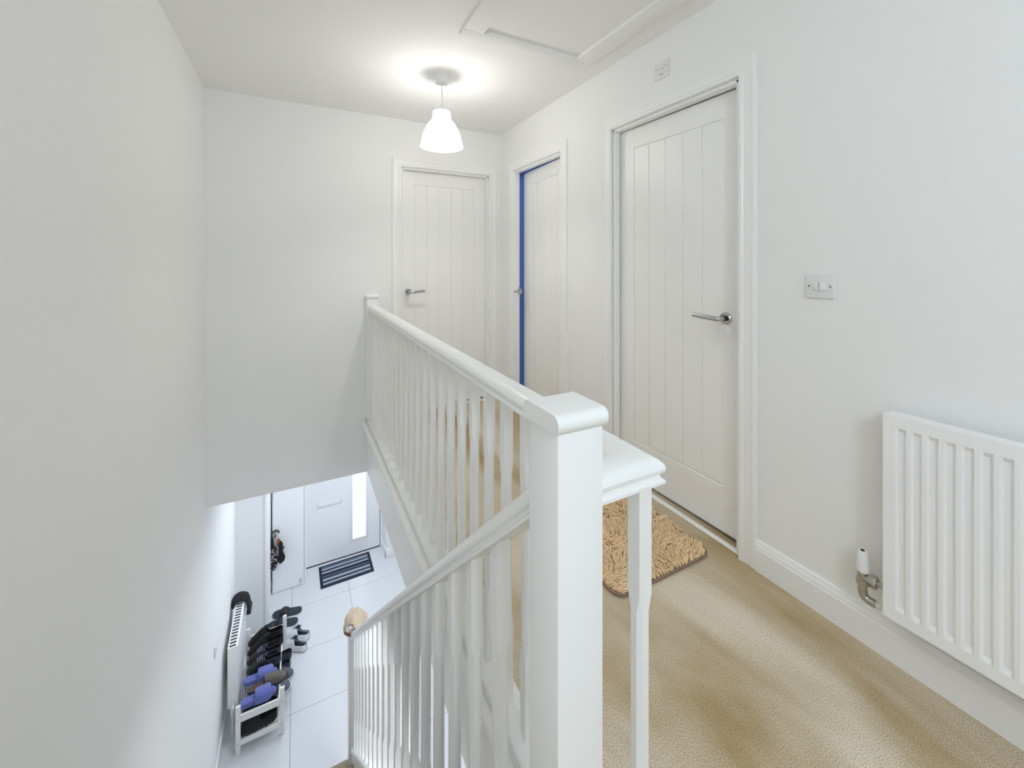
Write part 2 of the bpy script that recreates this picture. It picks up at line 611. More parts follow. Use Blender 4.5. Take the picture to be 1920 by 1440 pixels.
def doorway(name, loc, rz, ajar=0.0, lever=None, lock=False, w=0.766, lining=None):
    """origin: left jamb, at the wall face, floor level; x along the wall to the viewer's right, y into the wall"""
    d = setting(name, loc, rz)
    lining = lining or M['gloss']
    # lining with stop
    y0 = 0.002 if lining == M['gloss'] else 0.043
    for nm, (a, b, c, e, f, g) in (('lining', (-0.03, y0, 0, 0, 0.12, 2.0)), ('lining', (w, y0, 0, w + 0.03, 0.12, 2.0)), ('lining', (-0.03, y0, 1.99, w + 0.03, 0.12, 2.02))):
        bm = B()
        box(bm, a, b, c, e, f, g, 0.0015, 1)
        link(nm, bm, lining, d)
        if lining != M['gloss']:                   # the landing side of the frame is white, only its room side is blue
            bm = B()
            box(bm, a, 0.0, c, e, 0.043, g, 0.0015, 1)
            link(nm, bm, M['gloss'], d)
    bm = B()
    for (a, c, e, g) in ((0, 0, 0.012, 1.99), (w - 0.012, 0, w, 1.99), (0, 1.978, w, 1.99)):
        box(bm, a, -0.001, c, e, 0.040, g, 0.002, 1)
    link('door_stop', bm, M['gloss'], d)
    # architrave: two legs and a head, mitred
    def leg(xa, sg):
        b = B()
        rings = []
        for z, off in ((0, 0), (1.996, 1)):
            rings.append([(xa + sg * s, -t, z + (s if off else 0)) for t, s in ARC])
        loft(b, rings)
        link('architrave', b, M['gloss'], d, 25)
    leg(-0.006, -1)
    leg(w + 0.006, 1)
    b = B()
    rings = []
    for x, sg in ((-0.006, -1), (w + 0.006, 1)):
        rings.append([(x + sg * s, -t, 1.996 + s) for t, s in ARC])
    loft(b, rings)
    link('architrave', b, M['gloss'], d, 25)
    # leaf
    lw = w - 0.006
    lf = leaf_mesh(lw, 1.981, d)
    # turned about its hinge edge into the room beyond; the lever is on the other edge
    if lever == 'left':
        lf.matrix_local = Matrix.Translation((w - 0.003, 0.046, 0)) @ Matrix.Rotation(-ajar, 4, 'Z') @ Matrix.Translation((-lw, 0, 0))
    else:
        lf.matrix_local = Matrix.Translation((0.003, 0.046, 0)) @ Matrix.Rotation(ajar, 4, 'Z')
    # handle and keyhole in leaf space
    hx = (0.052 if w > 0.7 else 0.095) if lever == 'left' else lw - 0.052
    sg = 1 if lever == 'left' else -1
    hp = handle(d, hx, 0.985, sg)
    hp.matrix_local = lf.matrix_local.copy()
    if lock:
        bm = B()
        lathe(bm, [(0.0, -0.006), (0.012, -0.006), (0.013, -0.004), (0.019, -0.004), (0.024, -0.003), (0.025, 0.0), (0.0, 0.0)], (hx, 0, 0.93), 'Y', 28)
        e = link('lock_escutcheon', bm, M['plastic'], d)
        e.matrix_local = lf.matrix_local.copy()
    return d, lf


d1, _ = doorway('door_1', (D1[0], YF, 0), 0, lever='left')
d2, lf2 = doorway('door_2', (XR, D2[1], 0), -PI / 2, ajar=math.radians(3.4), lever='left', w=0.690, lining=M['blue'])
d3, _ = doorway('door_3', (XR, D3[1], 0), -PI / 2, ajar=math.radians(1.1), lever='right', lock=True)
# strike plate on the lining of the door that stands ajar
bm = B()
box(bm, 0.010, 0.026, 0.95, 0.0135, 0.041, 1.02, 0.0008, 1)
sp = link('strike_plate', bm, M['steel'], d2)
bm = B()
box(bm, 0.0125, 0.026, 0.967, 0.0145, 0.0405, 1.002)
link('latch_hole', bm, M['dark'], sp)
# threshold strips
for d in (d1, d3):
    bm = B()
    box(bm, 0.0, 0.002, 0.0, 0.766, 0.030, 0.005, 0.002, 1)
    link('threshold_strip', bm, M['gloss'], d)

# ------------------------------------------------------------ stairs
RISE, GO = 2.65 / 13, 0.2245
st = thing('staircase', 'straight flight of stairs with beige carpet descending to the white tiled hall', 'stairs', (0, YT, -RISE))
for i in range(1, 13):
    bm = B()
    y0, z = (i - 1) * GO, -RISE * (i - 1)
    box(bm, XL + 0.03, y0 - 0.004, z - 0.03, 0.345 if i < 12 else 0.335, y0 + GO + 0.012, z, 0.010, 3)
    link('tread', bm, M['tread'], st)
for i in range(1, 14):
    bm = B()
    y0, z = (i - 1) * GO - 0.012, -RISE * (i - 2)
    box(bm, XL + 0.03, y0 - 0.012, z - RISE - (0.0 if i == 13 else 0.02), 0.345, y0, z - 0.03)
    link('riser', bm, M['tread'], st)
SL = RISE / GO


def sloped(bm, x0, x1, ya, yb, zlo, zhi):
    """board between x0 and x1 whose bottom and top run parallel with the pitch; zlo, zhi at y = 0 of the pitch line"""
    rings = []
    for y in (ya, yb):
        zz = -SL * y
        rings.append([(x0, y, zz + zlo), (x1, y, zz + zlo), (x1, y, zz + zhi), (x0, y, zz + zhi)])
    return loft(bm, rings)


bm = B()
sloped(bm, XL + 0.002, XL + 0.028, -0.02, 12 * GO, RISE - 0.25, RISE + 0.09)
link('wall_string', bm, M['gloss'], st)
bm = B()
sloped(bm, 0.347, 0.398, 0.03, 11.55 * GO, RISE - 0.25, RISE + 0.03)
link('outer_string', bm, M['gloss'], st)

# handrail profile: half-width 0.035, from the fillet at 0 to the crown at 0.047
RAIL = [(-0.035, 0.0), (-0.035, 0.005), (-0.029, 0.009), (-0.028, 0.014), (-0.034, 0.019), (-0.0352, 0.025), (-0.033, 0.032), (-0.026, 0.039), (-0.014, 0.0445), (0, 0.046)]
RAIL = RAIL + [(-a, b) for a, b in reversed(RAIL[:-1])]


def baluster_bm(w, z0, z1, top=0.19, bot=0.20, c=0.0075, slope=0.0):
    """stop-chamfered spindle centred on the origin; slope tilts its two ends to follow a pitched rail"""
    h = w / 2

    def ring(z, k, sl=0.0):
        q = []
        for sx, sy in ((-1, -1), (1, -1), (1, 1), (-1, 1)):
            a = (sx * h, sy * (h - k))
            b = (sx * (h - k), sy * h)
            q += [a, b] if sx * sy > 0 else [b, a]
        return [(x, y, z - sl * y) for x, y in q]
    e = 0.0006
    bm = B()
    loft(bm, [ring(z0, e, slope), ring(z0 + bot, e), ring(z0 + bot + 0.03, c), ring(z1 - top - 0.03, c), ring(z1 - top, e), ring(z1, e, slope)])
    return bm


# stair balustrade
SX = 0.3725
sb = thing('stair_balustrade', 'white painted balustrade sloping down the stairs between two square newel posts', 'balustrade', (SX, 0.49, -0.4))
OX, OY, OZ = SX, 0.49, -0.4


def under(y):
    return 0.799 - 0.896 * (y - 0.5917)


bm = B()
box(bm, 0.331 - OX, 0, -0.2, 0.414 - OX, 0.083, 0.978 + 0.4, 0.0025, 2)
link('newel_post', bm, M['gloss'], sb)
bm = B()
rings = []
for x, k in [(0.3265, 0.0), (0.3275, 0.001), (0.412, 0.001)] + [(0.412 + 0.0145 * math.sin(q * PI / 12), 0.0145 * (1 - math.cos(q * PI / 12))) for q in range(1, 6)]:
    ring = []
    k0 = 0.0012 if x < 0.327 else 0.0
    for sg in (-1, 1):
        for q in range(9):
            f = -PI / 2 + PI * q / 8
            yy = (-0.010 if sg < 0 else 0.094) - sg * (0.0155 - k * 0.0)
            ring.append((x - OX, yy + sg * (0.0155 - k - k0) * math.cos(f) + (sg * -k * 0.4), 0.9925 + sg * -1 * 0 - OZ + (0.0155 - k - k0) * math.sin(f) * (1 if sg > 0 else -1)))
    rings.append(ring)
loft(bm, rings)
link('newel_cap', bm, M['gloss'], sb)
YL0, YL1 = 3.16, 3.243
bm = B()
box(bm, 0.331 - OX, YL0 - OY, ZG - OZ, 0.414 - OX, YL1 - OY, -1.425 - OZ, 0.0025, 2)
link('newel_post', bm, M['gloss'], sb)
bm = B()
box(bm, 0.322 - OX, YL0 - 0.01 - OY, -1.425 - OZ, 0.423 - OX, YL1 + 0.01 - OY, -1.395 - OZ, 0.012, 4)
link('newel_cap', bm, M['gloss'], sb)
bm = B()
cs = 1 / math.cos(math.atan(0.896))
pr = [(a, b * cs) for a, b in RAIL]
prism(bm, pr, (0, 0.57 - OY, under(0.57) - OZ), (0, 3.162 - OY, under(3.162) - OZ), (1, 0, 0))
link('handrail', bm, M['gloss'], sb, 28)
bm = B()
ya, yb = 0.57, 3.162
base = 0.775
rings = []
for y in (ya, yb):
    z = under(y) - base
    rings.append([(a, y - OY, z + b - OZ) for a, b in [(-0.032, -0.035), (0.032, -0.035), (0.032, -0.006), (0.026, 0), (-0.026, 0), (-0.032, -0.006)]])
loft(bm, rings)
link('base_rail', bm, M['gloss'], sb)
first = None
for i in range(18):
    y = 0.763 + 0.1385 * i
    if y > 3.12:
        break
    if first is None:
        first = link('baluster', baluster_bm(0.030, 0, base + 0.006, slope=0.896), M['gloss'], sb)
        o = first
    else:
        o = first.copy()
        COL.objects.link(o)
        o.parent = sb
    o.location = (0, y - OY, under(y) - base - 0.002 - OZ)

# landing balustrade: along the stairwell and returned to the newel
LX = 0.515
lb = thing('landing_balustrade', 'white level balustrade along the carpeted landing, with closely set spindles and returned end', 'balustrade', (LX, 0.526, 0))
ZU = 0.855
RY = 0.526


def railpts(x, y, z, dx, dy):
    return [(x + a * dx, y + a * dy, z + b) for a, b in RAIL]


bm = B()
rings = []
rings.append([(a, YF - 0.04 - RY, ZU + b) for a, b in RAIL])
rings.append([(a, -a, ZU + b) for a, b in RAIL])          # mitre at the corner
rings.append([(0.413 - LX, -a, ZU + b) for a, b in RAIL])
loft(bm, rings)
link('handrail', bm, M['gloss'], lb, 28)
bm = B()
box(bm, 0.474 - LX, 0.49 - RY, 0.0, 0.553 - LX, YF - RY, 0.026, 0.004, 2)
box(bm, 0.415 - LX, 0.49 - RY, 0.0, 0.48 - LX, 0.562 - RY, 0.026, 0.004, 2)
link('base_rail', bm, M['gloss'], lb)
bm = B()
box(bm, 0.474 - LX, YF - 0.045 - RY, 0.0, 0.557 - LX, YF - RY, 0.947, 0.002, 1)
link('half_newel', bm, M['gloss'], lb)
bm = B()
box(bm, 0.463 - LX, YF - 0.057 - RY, 0.946, 0.568 - LX, YF - RY, 0.976, 0.012, 4)
link('newel_cap', bm, M['gloss'], lb)
first = None
ylist = [0.519] + [0.905 + 0.1165 * (i - 2) for i in range(0, 23)]
for y in ylist:
    if y > 3.25:
        break
    if first is None:
        first = link('baluster', baluster_bm(0.028, 0.02, ZU + 0.003), M['gloss'], lb)
        o = first
    else:
        o = first.copy()
        COL.objects.link(o)
        o.parent = lb
    o.location = (0.003, y - RY, 0)

# ------------------------------------------------------------ ceiling things
pd = thing('pendant_lamp', 'lit ceiling pendant with a white ribbed glass bell shade and clear collar', 'lamp', (0.79, 2.44, H))
bm = B()
lathe(bm, [(0.0, -0.05), (0.035, -0.05), (0.042, -0.045), (0.048, -0.004), (0.048, 0.0), (0.0, 0.0)], n=40)
link('ceiling_rose', bm, M['plastic'], pd)
bm = B()
tube(bm, [(0, 0, -0.048), (0.002, 0, -0.12), (0, 0, -0.21)], 0.0035, 8)
link('cord', bm, M['plastic'], pd)
bm = B()
lathe(bm, [(0.0, -0.205), (0.008, -0.205), (0.013, -0.215), (0.016, -0.232), (0.016, -0.28), (0.0, -0.28)], n=24)
link('lamp_holder', bm, M['plastic'], pd)
bm = B()
lathe(bm, [(0.050, -0.2245), (0.054, -0.228), (0.055, -0.255), (0.058, -0.276)], n=48)
link('shade_collar', bm, M['clear'], pd)
bm = B()
lathe(bm, [(0.014, -0.2195), (0.046, -0.2205), (0.051, -0.2245), (0.046, -0.2255), (0.014, -0.2245)], n=48)
link('shade_gallery', bm, M['plastic'], pd)
bm = B()
key = [(0.0, 0.056), (0.010, 0.067), (0.025, 0.079), (0.043, 0.0895), (0.068, 0.1025), (0.093, 0.1125), (0.125, 0.120), (0.160, 0.1245)]
prof = [(r, -0.276 - z) for z, r in key]
rings = []
nn = 144
for r, z in prof:
    rings.append([((r + 0.0012 * math.cos(36 * 2 * PI * i / nn)) * math.cos(2 * PI * i / nn), (r + 0.0012 * math.cos(36 * 2 * PI * i / nn)) * math.sin(2 * PI * i / nn), z) for i in range(nn)])
loft(bm, rings, True, False)
sh = link('shade', bm, M['shade'], pd, 60)
bm = B()
tube(bm, [(0.1275 * math.cos(2 * PI * k / 60), 0.1275 * math.sin(2 * PI * k / 60), -0.437) for k in range(61)], 0.0048, 10, False)
link('shade_rim', bm, M['shade'], sh, 60)
bm = B()
lathe(bm, [(0.0, -0.385), (0.02, -0.38), (0.029, -0.36), (0.028, -0.34), (0.017, -0.305), (0.013, -0.28), (0.0, -0.28)], n=24)
bulb = link('bulb', bm, M['bulb'], pd)

lh = thing('loft_hatch', 'white square loft hatch with a wide flat frame on the landing ceiling', 'hatch', (1.1, 1.55, H))
hx0, hx1, hy0, hy1, fw = 0.713 - 1.1, 1.488 - 1.1, 1.14 - 1.55, 1.93 - 1.55, 0.105
for (a, b, c, d, mi) in ((hx0, hy1 - fw * 0.65, hx1, hy1, 1), (hx0, hy0, hx1, hy0 + fw * 0.65, 1), (hx0, hy0 + fw * 0.65, hx0 + fw, hy1 - fw * 0.65, 0), (hx1 - fw, hy0 + fw * 0.65, hx1, hy1 - fw * 0.65, 0)):
    bm = B()
    box(bm, a, b, -0.022, c, d, 0, 0.0025, 2)
    link('frame_board', bm, M['ceil'], lh)
bm = B()
box(bm, hx0 + fw, hy0 + fw * 0.65, -0.002, hx1 - fw, hy1 - fw * 0.65, 0.002)
link('hatch_panel', bm, M['ceil'], lh)

# ------------------------------------------------------------ switches
sw = thing('light_switch', 'white double rocker light switch on the wall above the landing radiator', 'switch', (XR, 0.774, 1.142), -PI / 2)
bm = B()
box(bm, -0.0445, -0.009, -0.042, 0.0445, 0, 0.042, 0.003, 3)
link('switch_plate', bm, M['plastic'], sw)
for k, t in ((-1, 0.10), (1, -0.10)):
    bm = B()
    box(bm, -0.0095, -0.006, -0.0145, 0.0095, 0.004, 0.0145, 0.0015, 2, Matrix.Translation((k * 0.0105, -0.010, 0)) @ Matrix.Rotation(t, 4, 'X') @ Matrix.Rotation(0.12 * k, 4, 'Z'))
    link('rocker', bm, M['plastic2'], sw)
    bm = B()
    lathe(bm, [(0, -0.0098), (0.003, -0.0098), (0.0034, -0.0088), (0, -0.0085)], (k * 0.0335, 0, 0), 'Y', 14)
    link('screw', bm, M['brass'], sw)

iso = thing('isolator_switch', 'small white square isolator plate high on the wall over the closed panelled door', 'switch', (XR, 1.480, 2.194), -PI / 2)
bm = B()
box(bm, -0.044, -0.009, -0.043, 0.044, 0, 0.043, 0.003, 3)
link('switch_plate', bm, M['plastic'], iso)
bm = B()
box(bm, -0.012, -0.013, 0.004, 0.012, -0.006, 0.026, 0.001, 1)
link('rocker', bm, M['plastic2'], iso)
bm = B()
for k in range(4):
    box(bm, -0.011 + 0.006 * k, -0.0094, -0.024, -0.0075 + 0.006 * k, -0.0085, -0.019)
link('printed_mark', bm, M['brass'], iso)
for k in (-1, 1):
    bm = B()
    lathe(bm, [(0, -0.0098), (0.0028, -0.0098), (0.003, -0.0086), (0, -0.0085)], (k * 0.031, 0, 0.012), 'Y', 12)
    link('screw', bm, M['brass'], iso)

hs = thing('light_switch', 'small white light switch on the hall wall above the shoe rack', 'switch', (XL, 3.74, -1.66), PI / 2)
bm = B()
box(bm, -0.043, -0.009, -0.043, 0.043, 0, 0.043, 0.003, 2)
link('switch_plate', bm, M['plastic'], hs)
bm = B()
box(bm, -0.01, -0.013, -0.0145, 0.01, -0.005, 0.0145, 0.001, 1)
link('rocker', bm, M['plastic2'], hs)


# ------------------------------------------------------------ radiators
def radiator(name, label, loc, rz, length, height, depth, gap, pitch, fl_top=0.034, grille=True):
    """x along the wall, front towards -y, origin on the wall at the panel's lower corner"""
    r = thing(name, label, 'radiator', loc, rz)
    yf, yb = -(gap + depth), -gap
    fr = 0.010
    # front panel: pressed flutes
    bm = B()
    n = int((length - 2 * 0.018) / pitch)
    x_off = (length - n * pitch) / 2
    xs = [(0.0, 0)]
    for i in range(n):
        a = x_off + i * pitch
        xs += [(a + pitch * 0.10, 0), (a + pitch * 0.26, 1), (a + pitch * 0.66, 1), (a + pitch * 0.82, 0)]
    xs.append((length, 0))
    zs = [(0, 0), (fl_top, 0), (fl_top + 0.012, 1), (height - fl_top - 0.012, 1), (height - fl_top, 0), (height, 0)]
    rows = []
    for z, dz in zs:
        rows.append([bm.verts.new((x, yf + (0.0075 if (dx and dz) else 0.0), z)) for x, dx in xs])
    for ra, rb in zip(rows, rows[1:]):
        for i in range(len(xs) - 1):
            bm.faces.new((ra[i], ra[i + 1], rb[i + 1], rb[i]))
    # folded rim
    for ring in (rows[0], rows[-1], [q[0] for q in rows], [q[-1] for q in rows]):
        for a, b in zip(ring, ring[1:]):
            va = bm.verts.new(a.co + Vector((0, 0.014, 0)))
            vb = bm.verts.new(b.co + Vector((0, 0.014, 0)))
            bm.faces.new((a, b, vb, va))
    bmesh.ops.remove_doubles(bm, verts=bm.verts, dist=1e-5)
    bmesh.ops.recalc_face_normals(bm, faces=bm.faces[:])
    link('front_panel', bm, M['metal_white'], r, 25)
    bm = B()
    box(bm, 0.004, yf + 0.012, 0.006, length - 0.004, yf + 0.016, height - 0.004)
    box(bm, 0.004, yb - 0.010, 0.006, length - 0.004, yb, height - 0.004, 0.002, 1)
    link('back_panel', bm, M['metal_white'], r)
    for x0 in (-0.002, length - 0.004):
        bm = B()
        box(bm, x0, yf + 0.006, 0.008, x0 + 0.006, yb - 0.002, height - 0.006, 0.002, 1)
        link('side_panel', bm, M['metal_white'], r)
    if not grille:
        bm = B()
        box(bm, 0.0, yf + 0.010, height - 0.008, length, yb - 0.004, height - 0.003, 0.002, 1)
        link('top_cover', bm, M['metal_white'], r)
    if grille:
        bm = B()
        box(bm, 0, yf + 0.008, height - 0.004, length, yf + 0.014, height + 0.003, 0.001, 1)
        box(bm, 0, yb - 0.006, height - 0.004, length, yb, height + 0.003, 0.001, 1)
        link('grille_rim', bm, M['metal_white'], r)
        first = None
        m_ = int(length / 0.034)
        for i in range(m_ + 1):
            if first is None:
                b2 = B()
                box(b2, -0.006, yf + 0.014, height - 0.006, 0.006, yb - 0.006, height + 0.001, 0.001, 1)
                first = o = link('grille_slat', b2, M['metal_white'], r)
            else:
                o = first.copy()
                COL.objects.link(o)
                o.parent = r
            o.location = (0.006 + (length - 0.012) * i / m_, 0, 0)
        bm = B()
        box(bm, 0.01, yf + 0.016, 0.02, length - 0.01, yb - 0.01, height - 0.02)
        link('convector_fins', bm, M['char2'], r)
    return r


LR = 0.95
ra = radiator('radiator', 'white panel radiator with pressed vertical flutes on the landing wall', (XR, 0.568, 0.18), -PI / 2, LR, 0.60, 0.062, 0.028, 0.0333, grille=False)
# lockshield valve, its pipe and the bleed plug, in the radiator's own space
va = bpy.data.objects.new('valve', None)
COL.objects.link(va)
va.parent = ra
VX, VY, VZ = -0.062, -0.058, 0.05
bm = B()
lathe(bm, [(0.0, 0.088), (0.006, 0.088), (0.0065, 0.092), (0.0105, 0.092), (0.0125, 0.085), (0.0165, 0.034), (0.0165, 0.028), (0, 0.028)], (VX, VY, VZ), n=24)
link('valve_cap', bm, M['plastic2'], va)
bm = B()
lathe(bm, [(0.0, 0.093), (0.005, 0.093), (0.005, 0.0885), (0, 0.0885)], (VX, VY, VZ), n=14)
link('cap_hole', bm, M['dark'], va)
bm = B()
lathe(bm, [(0.0, 0.03), (0.013, 0.03), (0.014, 0.02), (0.0125, 0.006), (0.0165, 0.004), (0.0165, -0.012), (0.0125, -0.014), (0.0115, -0.032), (0, -0.032)], (VX, VY, VZ), n=6 * 4)
tube(bm, [(VX, VY, VZ + 0.012), (VX + 0.022, VY, VZ + 0.012)], 0.0115, 16)
link('valve_body', bm, M['steel'], va)
bm = B()
lathe(bm, [(0.0, 0.018), (0.0185, 0.018), (0.0195, 0.021), (0.0195, 0.034), (0.0185, 0.037), (0, 0.037)], (VX, VY, VZ + 0.012), 'X', 6)
link('union_nut', bm, M['steel'], va)
bm = B()
tube(bm, [(VX + 0.035, VY, VZ + 0.012), (0.004, VY, VZ + 0.012)], 0.008, 14)
link('valve_tail', bm, M['chrome'], va)
bm = B()
tube(bm, [(VX, VY, VZ - 0.028), (VX, VY, VZ - 0.040), (VX + 0.004, VY + 0.001, VZ - 0.050), (VX + 0.014, VY + 0.002, VZ - 0.055), (VX + 0.032, VY + 0.003, VZ - 0.056)], [0.0125, 0.0125, 0.0125, 0.012, 0.0115], 16)
link('pipe_elbow', bm, M['steel'], va)
bm = B()
tube(bm, [(VX + 0.03, VY + 0.003, VZ - 0.056), (0.16, VY + 0.012, VZ - 0.058), (0.20, VY + 0.03, VZ - 0.058), (0.21, -0.02, VZ - 0.058)], 0.0078, 12)
link('pipe', bm, M['plastic2'], va)
bm = B()
lathe(bm, [(0, -0.012), (0.006, -0.012), (0.007, -0.006), (0.007, 0.002), (0, 0.002)], (0.0, -0.062, 0.575), 'X', 14)
link('bleed_plug', bm, M['plastic'], ra)

HRX = -0.542
hr = radiator('radiator', 'white radiator with an open top grille on the hall wall behind the shoe rack', (XL, 4.06, -2.45), PI / 2, 0.62, 0.50, 0.072, 0.036, 0.0333)
bm = B()
lathe(bm, [(0, -0.03), (0.011, -0.03), (0.012, -0.006), (0.015, 0.0), (0.015, 0.05), (0.011, 0.056), (0, 0.056)], (-0.03, -0.075, -0.02), n=18)
tube(bm, [(-0.03, -0.075, -0.05), (-0.03, -0.075, -0.198)], 0.008, 10)
tube(bm, [(-0.03, -0.075, 0.03), (0.01, -0.075, 0.03)], 0.009, 10)
link('valve', bm, M['plastic2'], hr)

# ------------------------------------------------------------ rug by the door
rx0, rx1, ry0, ry1 = 1.03, 1.54, 1.135, 1.78
rg = thing('rug', 'shaggy beige chenille rug with a brown bound edge outside the closed door', 'rug', ((rx0 + rx1) / 2, (ry0 + ry1) / 2, 0))
hw, hd, cr = (rx1 - rx0) / 2, (ry1 - ry0) / 2, 0.05


def rrect(hw, hd, r, z, n=8):
    p = []
    for cx, cy, a0 in ((hw - r, hd - r, 0), (-hw + r, hd - r, PI / 2), (-hw + r, -hd + r, PI), (hw - r, -hd + r, 1.5 * PI)):
        for k in range(n + 1):
            a = a0 + PI / 2 * k / n
            p.append((cx + r * math.cos(a), cy + r * math.sin(a), z))
    return p


bm = B()
loft(bm, [rrect(hw - 0.002, hd - 0.002, cr, 0.0), rrect(hw, hd, cr, 0.002), rrect(hw, hd, cr, 0.006), rrect(hw - 0.003, hd - 0.003, cr, 0.009)])
link('rug_backing', bm, M['binding'], rg)
for z in (0.0035, 0.0095):
    bm = B()
    pts = rrect(hw - (0 if z < 0.01 else 0.004), hd - (0 if z < 0.01 else 0.004), cr, z)
    tube(bm, pts + [pts[0]], 0.0034, 8, False)
    link('bound_edge', bm, M['binding'], rg)
# pile: fat curled chenille tufts, all in one mesh
verts, faces = [], []
rnd = random.Random(3)
step = 0.0082
ny = int((2 * hd) / step)
nx = int((2 * hw) / step)
for i in range(nx):
    for j in range(ny):
        x = -hw + (i + 0.5 + rnd.uniform(-0.45, 0.45)) * step
        y = -hd + (j + 0.5 + rnd.uniform(-0.45, 0.45)) * step
        ex, ey = hw - abs(x), hd - abs(y)
        if min(ex, ey) < 0.004 or (ex < cr and ey < cr and (cr - ex) ** 2 + (cr - ey) ** 2 > (cr - 0.006) ** 2):
            continue
        fl = noise.noise(Vector((x * 9, y * 9, 1.7)))
        fl2 = noise.noise(Vector((x * 38, y * 38, 4.2)))
        an = fl * 5.0 + rnd.uniform(-0.7, 0.7) + 0.8
        lean = 0.010 + 0.010 * rnd.random()
        hgt = 0.022 + 0.014 * fl2 + rnd.uniform(-0.006, 0.006) + 0.007 * fl
        if min(ex, ey) < 0.03:
            hgt *= 0.78
        dx, dy = math.cos(an) * lean, math.sin(an) * lean
        r0 = 0.0042 + rnd.uniform(-0.0006, 0.001)
        base = len(verts)
        for (t, rr, zz) in ((0, 0.9, 0.008), (0.45, 1.15, 0.008 + hgt * 0.62), (1.0, 0.95, 0.008 + hgt * 0.9), (1.35, 0.4, 0.008 + hgt * 0.86)):
            for k in range(5):
                a = 2 * PI * k / 5 + an
                verts.append((x + dx * t + r0 * rr * math.cos(a), y + dy * t + r0 * rr * math.sin(a), zz + (0.3 * r0 * math.sin(a) if t > 0 else 0)))
        for q in range(3):
            for k in range(5):
                a, b = base + q * 5 + k, base + q * 5 + (k + 1) % 5
                faces.append((a, b, b + 5, a + 5))
        faces.append(tuple(base + 15 + k for k in range(5)))
me = bpy.data.meshes.new('rug_pile')
me.from_pydata(verts, [], faces)
me.polygons.foreach_set('use_smooth', [True] * len(me.polygons))
me.materials.append(M['rug'])
o = bpy.data.objects.new('rug_pile', me)
COL.objects.link(o)
o.parent = rg
o['kind'] = 'stuff'

# ------------------------------------------------------------ front door, its mat and what hangs beside it
fd = setting('door_4', (0.09, YD, ZG))
bm = B()
for (a, b, c, d) in ((-0.05, 0, 0.0, 2.07), (0.915, 0, 0.965, 2.07), (-0.05, 2.02, 0.965, 2.08)):
    box(bm, a, -0.03, b, c, 0.06, d, 0.004, 1)
link('door_frame', bm, M['upvc'], fd)
bm = B()
G = (0.556, 0.205, 0.735, 1.75)                    # glazed slot x0, z0, x1, z1
for (a, b, c, d) in ((0.005, 0.012, G[0], 2.012), (G[2], 0.012, 0.908, 2.012), (G[0], 0.012, G[2], G[1]), (G[0], G[3], G[2], 2.012)):
    box(bm, a, -0.014, b, c, 0.04, d)
dl = link('door_leaf', bm, M['upvc'], fd, 0)
bm = B()
for (a, b, c, d) in ((G[0] - 0.022, G[1] - 0.022, G[0] + 0.006, G[3] + 0.022), (G[2] - 0.006, G[1] - 0.022, G[2] + 0.022, G[3] + 0.022), (G[0], G[1] - 0.022, G[2], G[1] + 0.006), (G[0], G[3] - 0.006, G[2], G[3] + 0.022)):
    box(bm, a, -0.024, b, c, -0.010, d, 0.005, 2)
link('glazing_bead', bm, M['upvc'], dl)
bm = B()
box(bm, G[0], 0.004, G[1], G[2], 0.012, G[3])
link('glass_pane', bm, M['pane'], dl)
bm = B()
box(bm, 0.135, -0.020, 0.72, 0.425, -0.012, 0.80, 0.006, 2)
lbx = link('letter_plate', bm, M['plastic'], dl)
bm = B()
box(bm, 0.155, -0.024, 0.735, 0.405, -0.018, 0.785, 0.003, 2)
link('letter_flap', bm, M['upvc'], lbx)
for z in (0.25, 0.95):
    bm = B()
    lathe(bm, [(0, -0.05), (0.011, -0.05), (0.012, -0.047), (0.012, 0.047), (0.011, 0.05), (0, 0.05)], (-0.006, -0.036, z), n=14)
    link('hinge', bm, M['plastic'], fd)
bm = B()
box(bm, 0.0, -0.012, 0.0, 0.915, 0.03, 0.012)
box(bm, -0.004, -0.006, 0.0, 0.005, 0.03, 2.02)
box(bm, 0.908, -0.006, 0.0, 0.915, 0.03, 2.02)
link('gap_shade_strip', bm, M['char2'], fd)  # dark strips painted in as the shade of the gap round the leaf

cd = setting('door_5', (-0.262, 5.535, ZG))          # narrow cupboard door behind the nib wall
bm = B()
box(bm, 0.006, 0.0, 0.004, 0.336, 0.04, 2.24, 0.003, 1)
link('door_leaf', bm, M['upvc'], cd)
for z in (0.12, 1.13):
    bm = B()
    lathe(bm, [(0, -0.045), (0.007, -0.045), (0.008, -0.042), (0.008, 0.042), (0.007, 0.045), (0, 0.045)], (0.006, -0.007, z), n=12)
    link('hinge', bm, M['chrome'], cd)
bm = B()
lathe(bm, [(0, -0.07), (0.009, -0.07), (0.011, -0.06), (0.006, -0.058), (0.006, -0.012), (0.012, -0.008), (0.012, 0.0), (0, 0.0)], (0.30, 0, 0.075), 'Y', 14)
link('door_stop', bm, M['chrome'], cd)
bm = B()
box(bm, 0.34, 0.03, 0.0, 0.36, 0.27, 2.24)
link('side_panel', bm, M['upvc'], cd)

dm = thing('doormat', 'dark striped doormat with a black border on the tiles before the front door', 'mat', (0.55, 5.548, ZG), math.radians(0.8))
bm = B()
box(bm, -0.305, -0.195, 0.0, 0.305, 0.195, 0.008, 0.003, 1)
link('mat_base', bm, M['matdark'], dm)
pat = ['matgrey', 'matlight', 'matdark', 'matgrey', 'matlight', 'matgrey', 'matdark', 'matgrey', 'matdark', 'matdark', 'matlight', 'matgrey', 'matdark', 'matlight', 'matgrey', 'matgrey']
for k, p in enumerate(pat):
    bm = B()
    y0 = -0.165 + 0.33 * k / len(pat)
    box(bm, -0.275, y0 + 0.0012, 0.007, 0.275, y0 + 0.33 / len(pat) - 0.0012, 0.0125, 0.0015, 1)
    link('mat_strip', bm, M[p], dm)

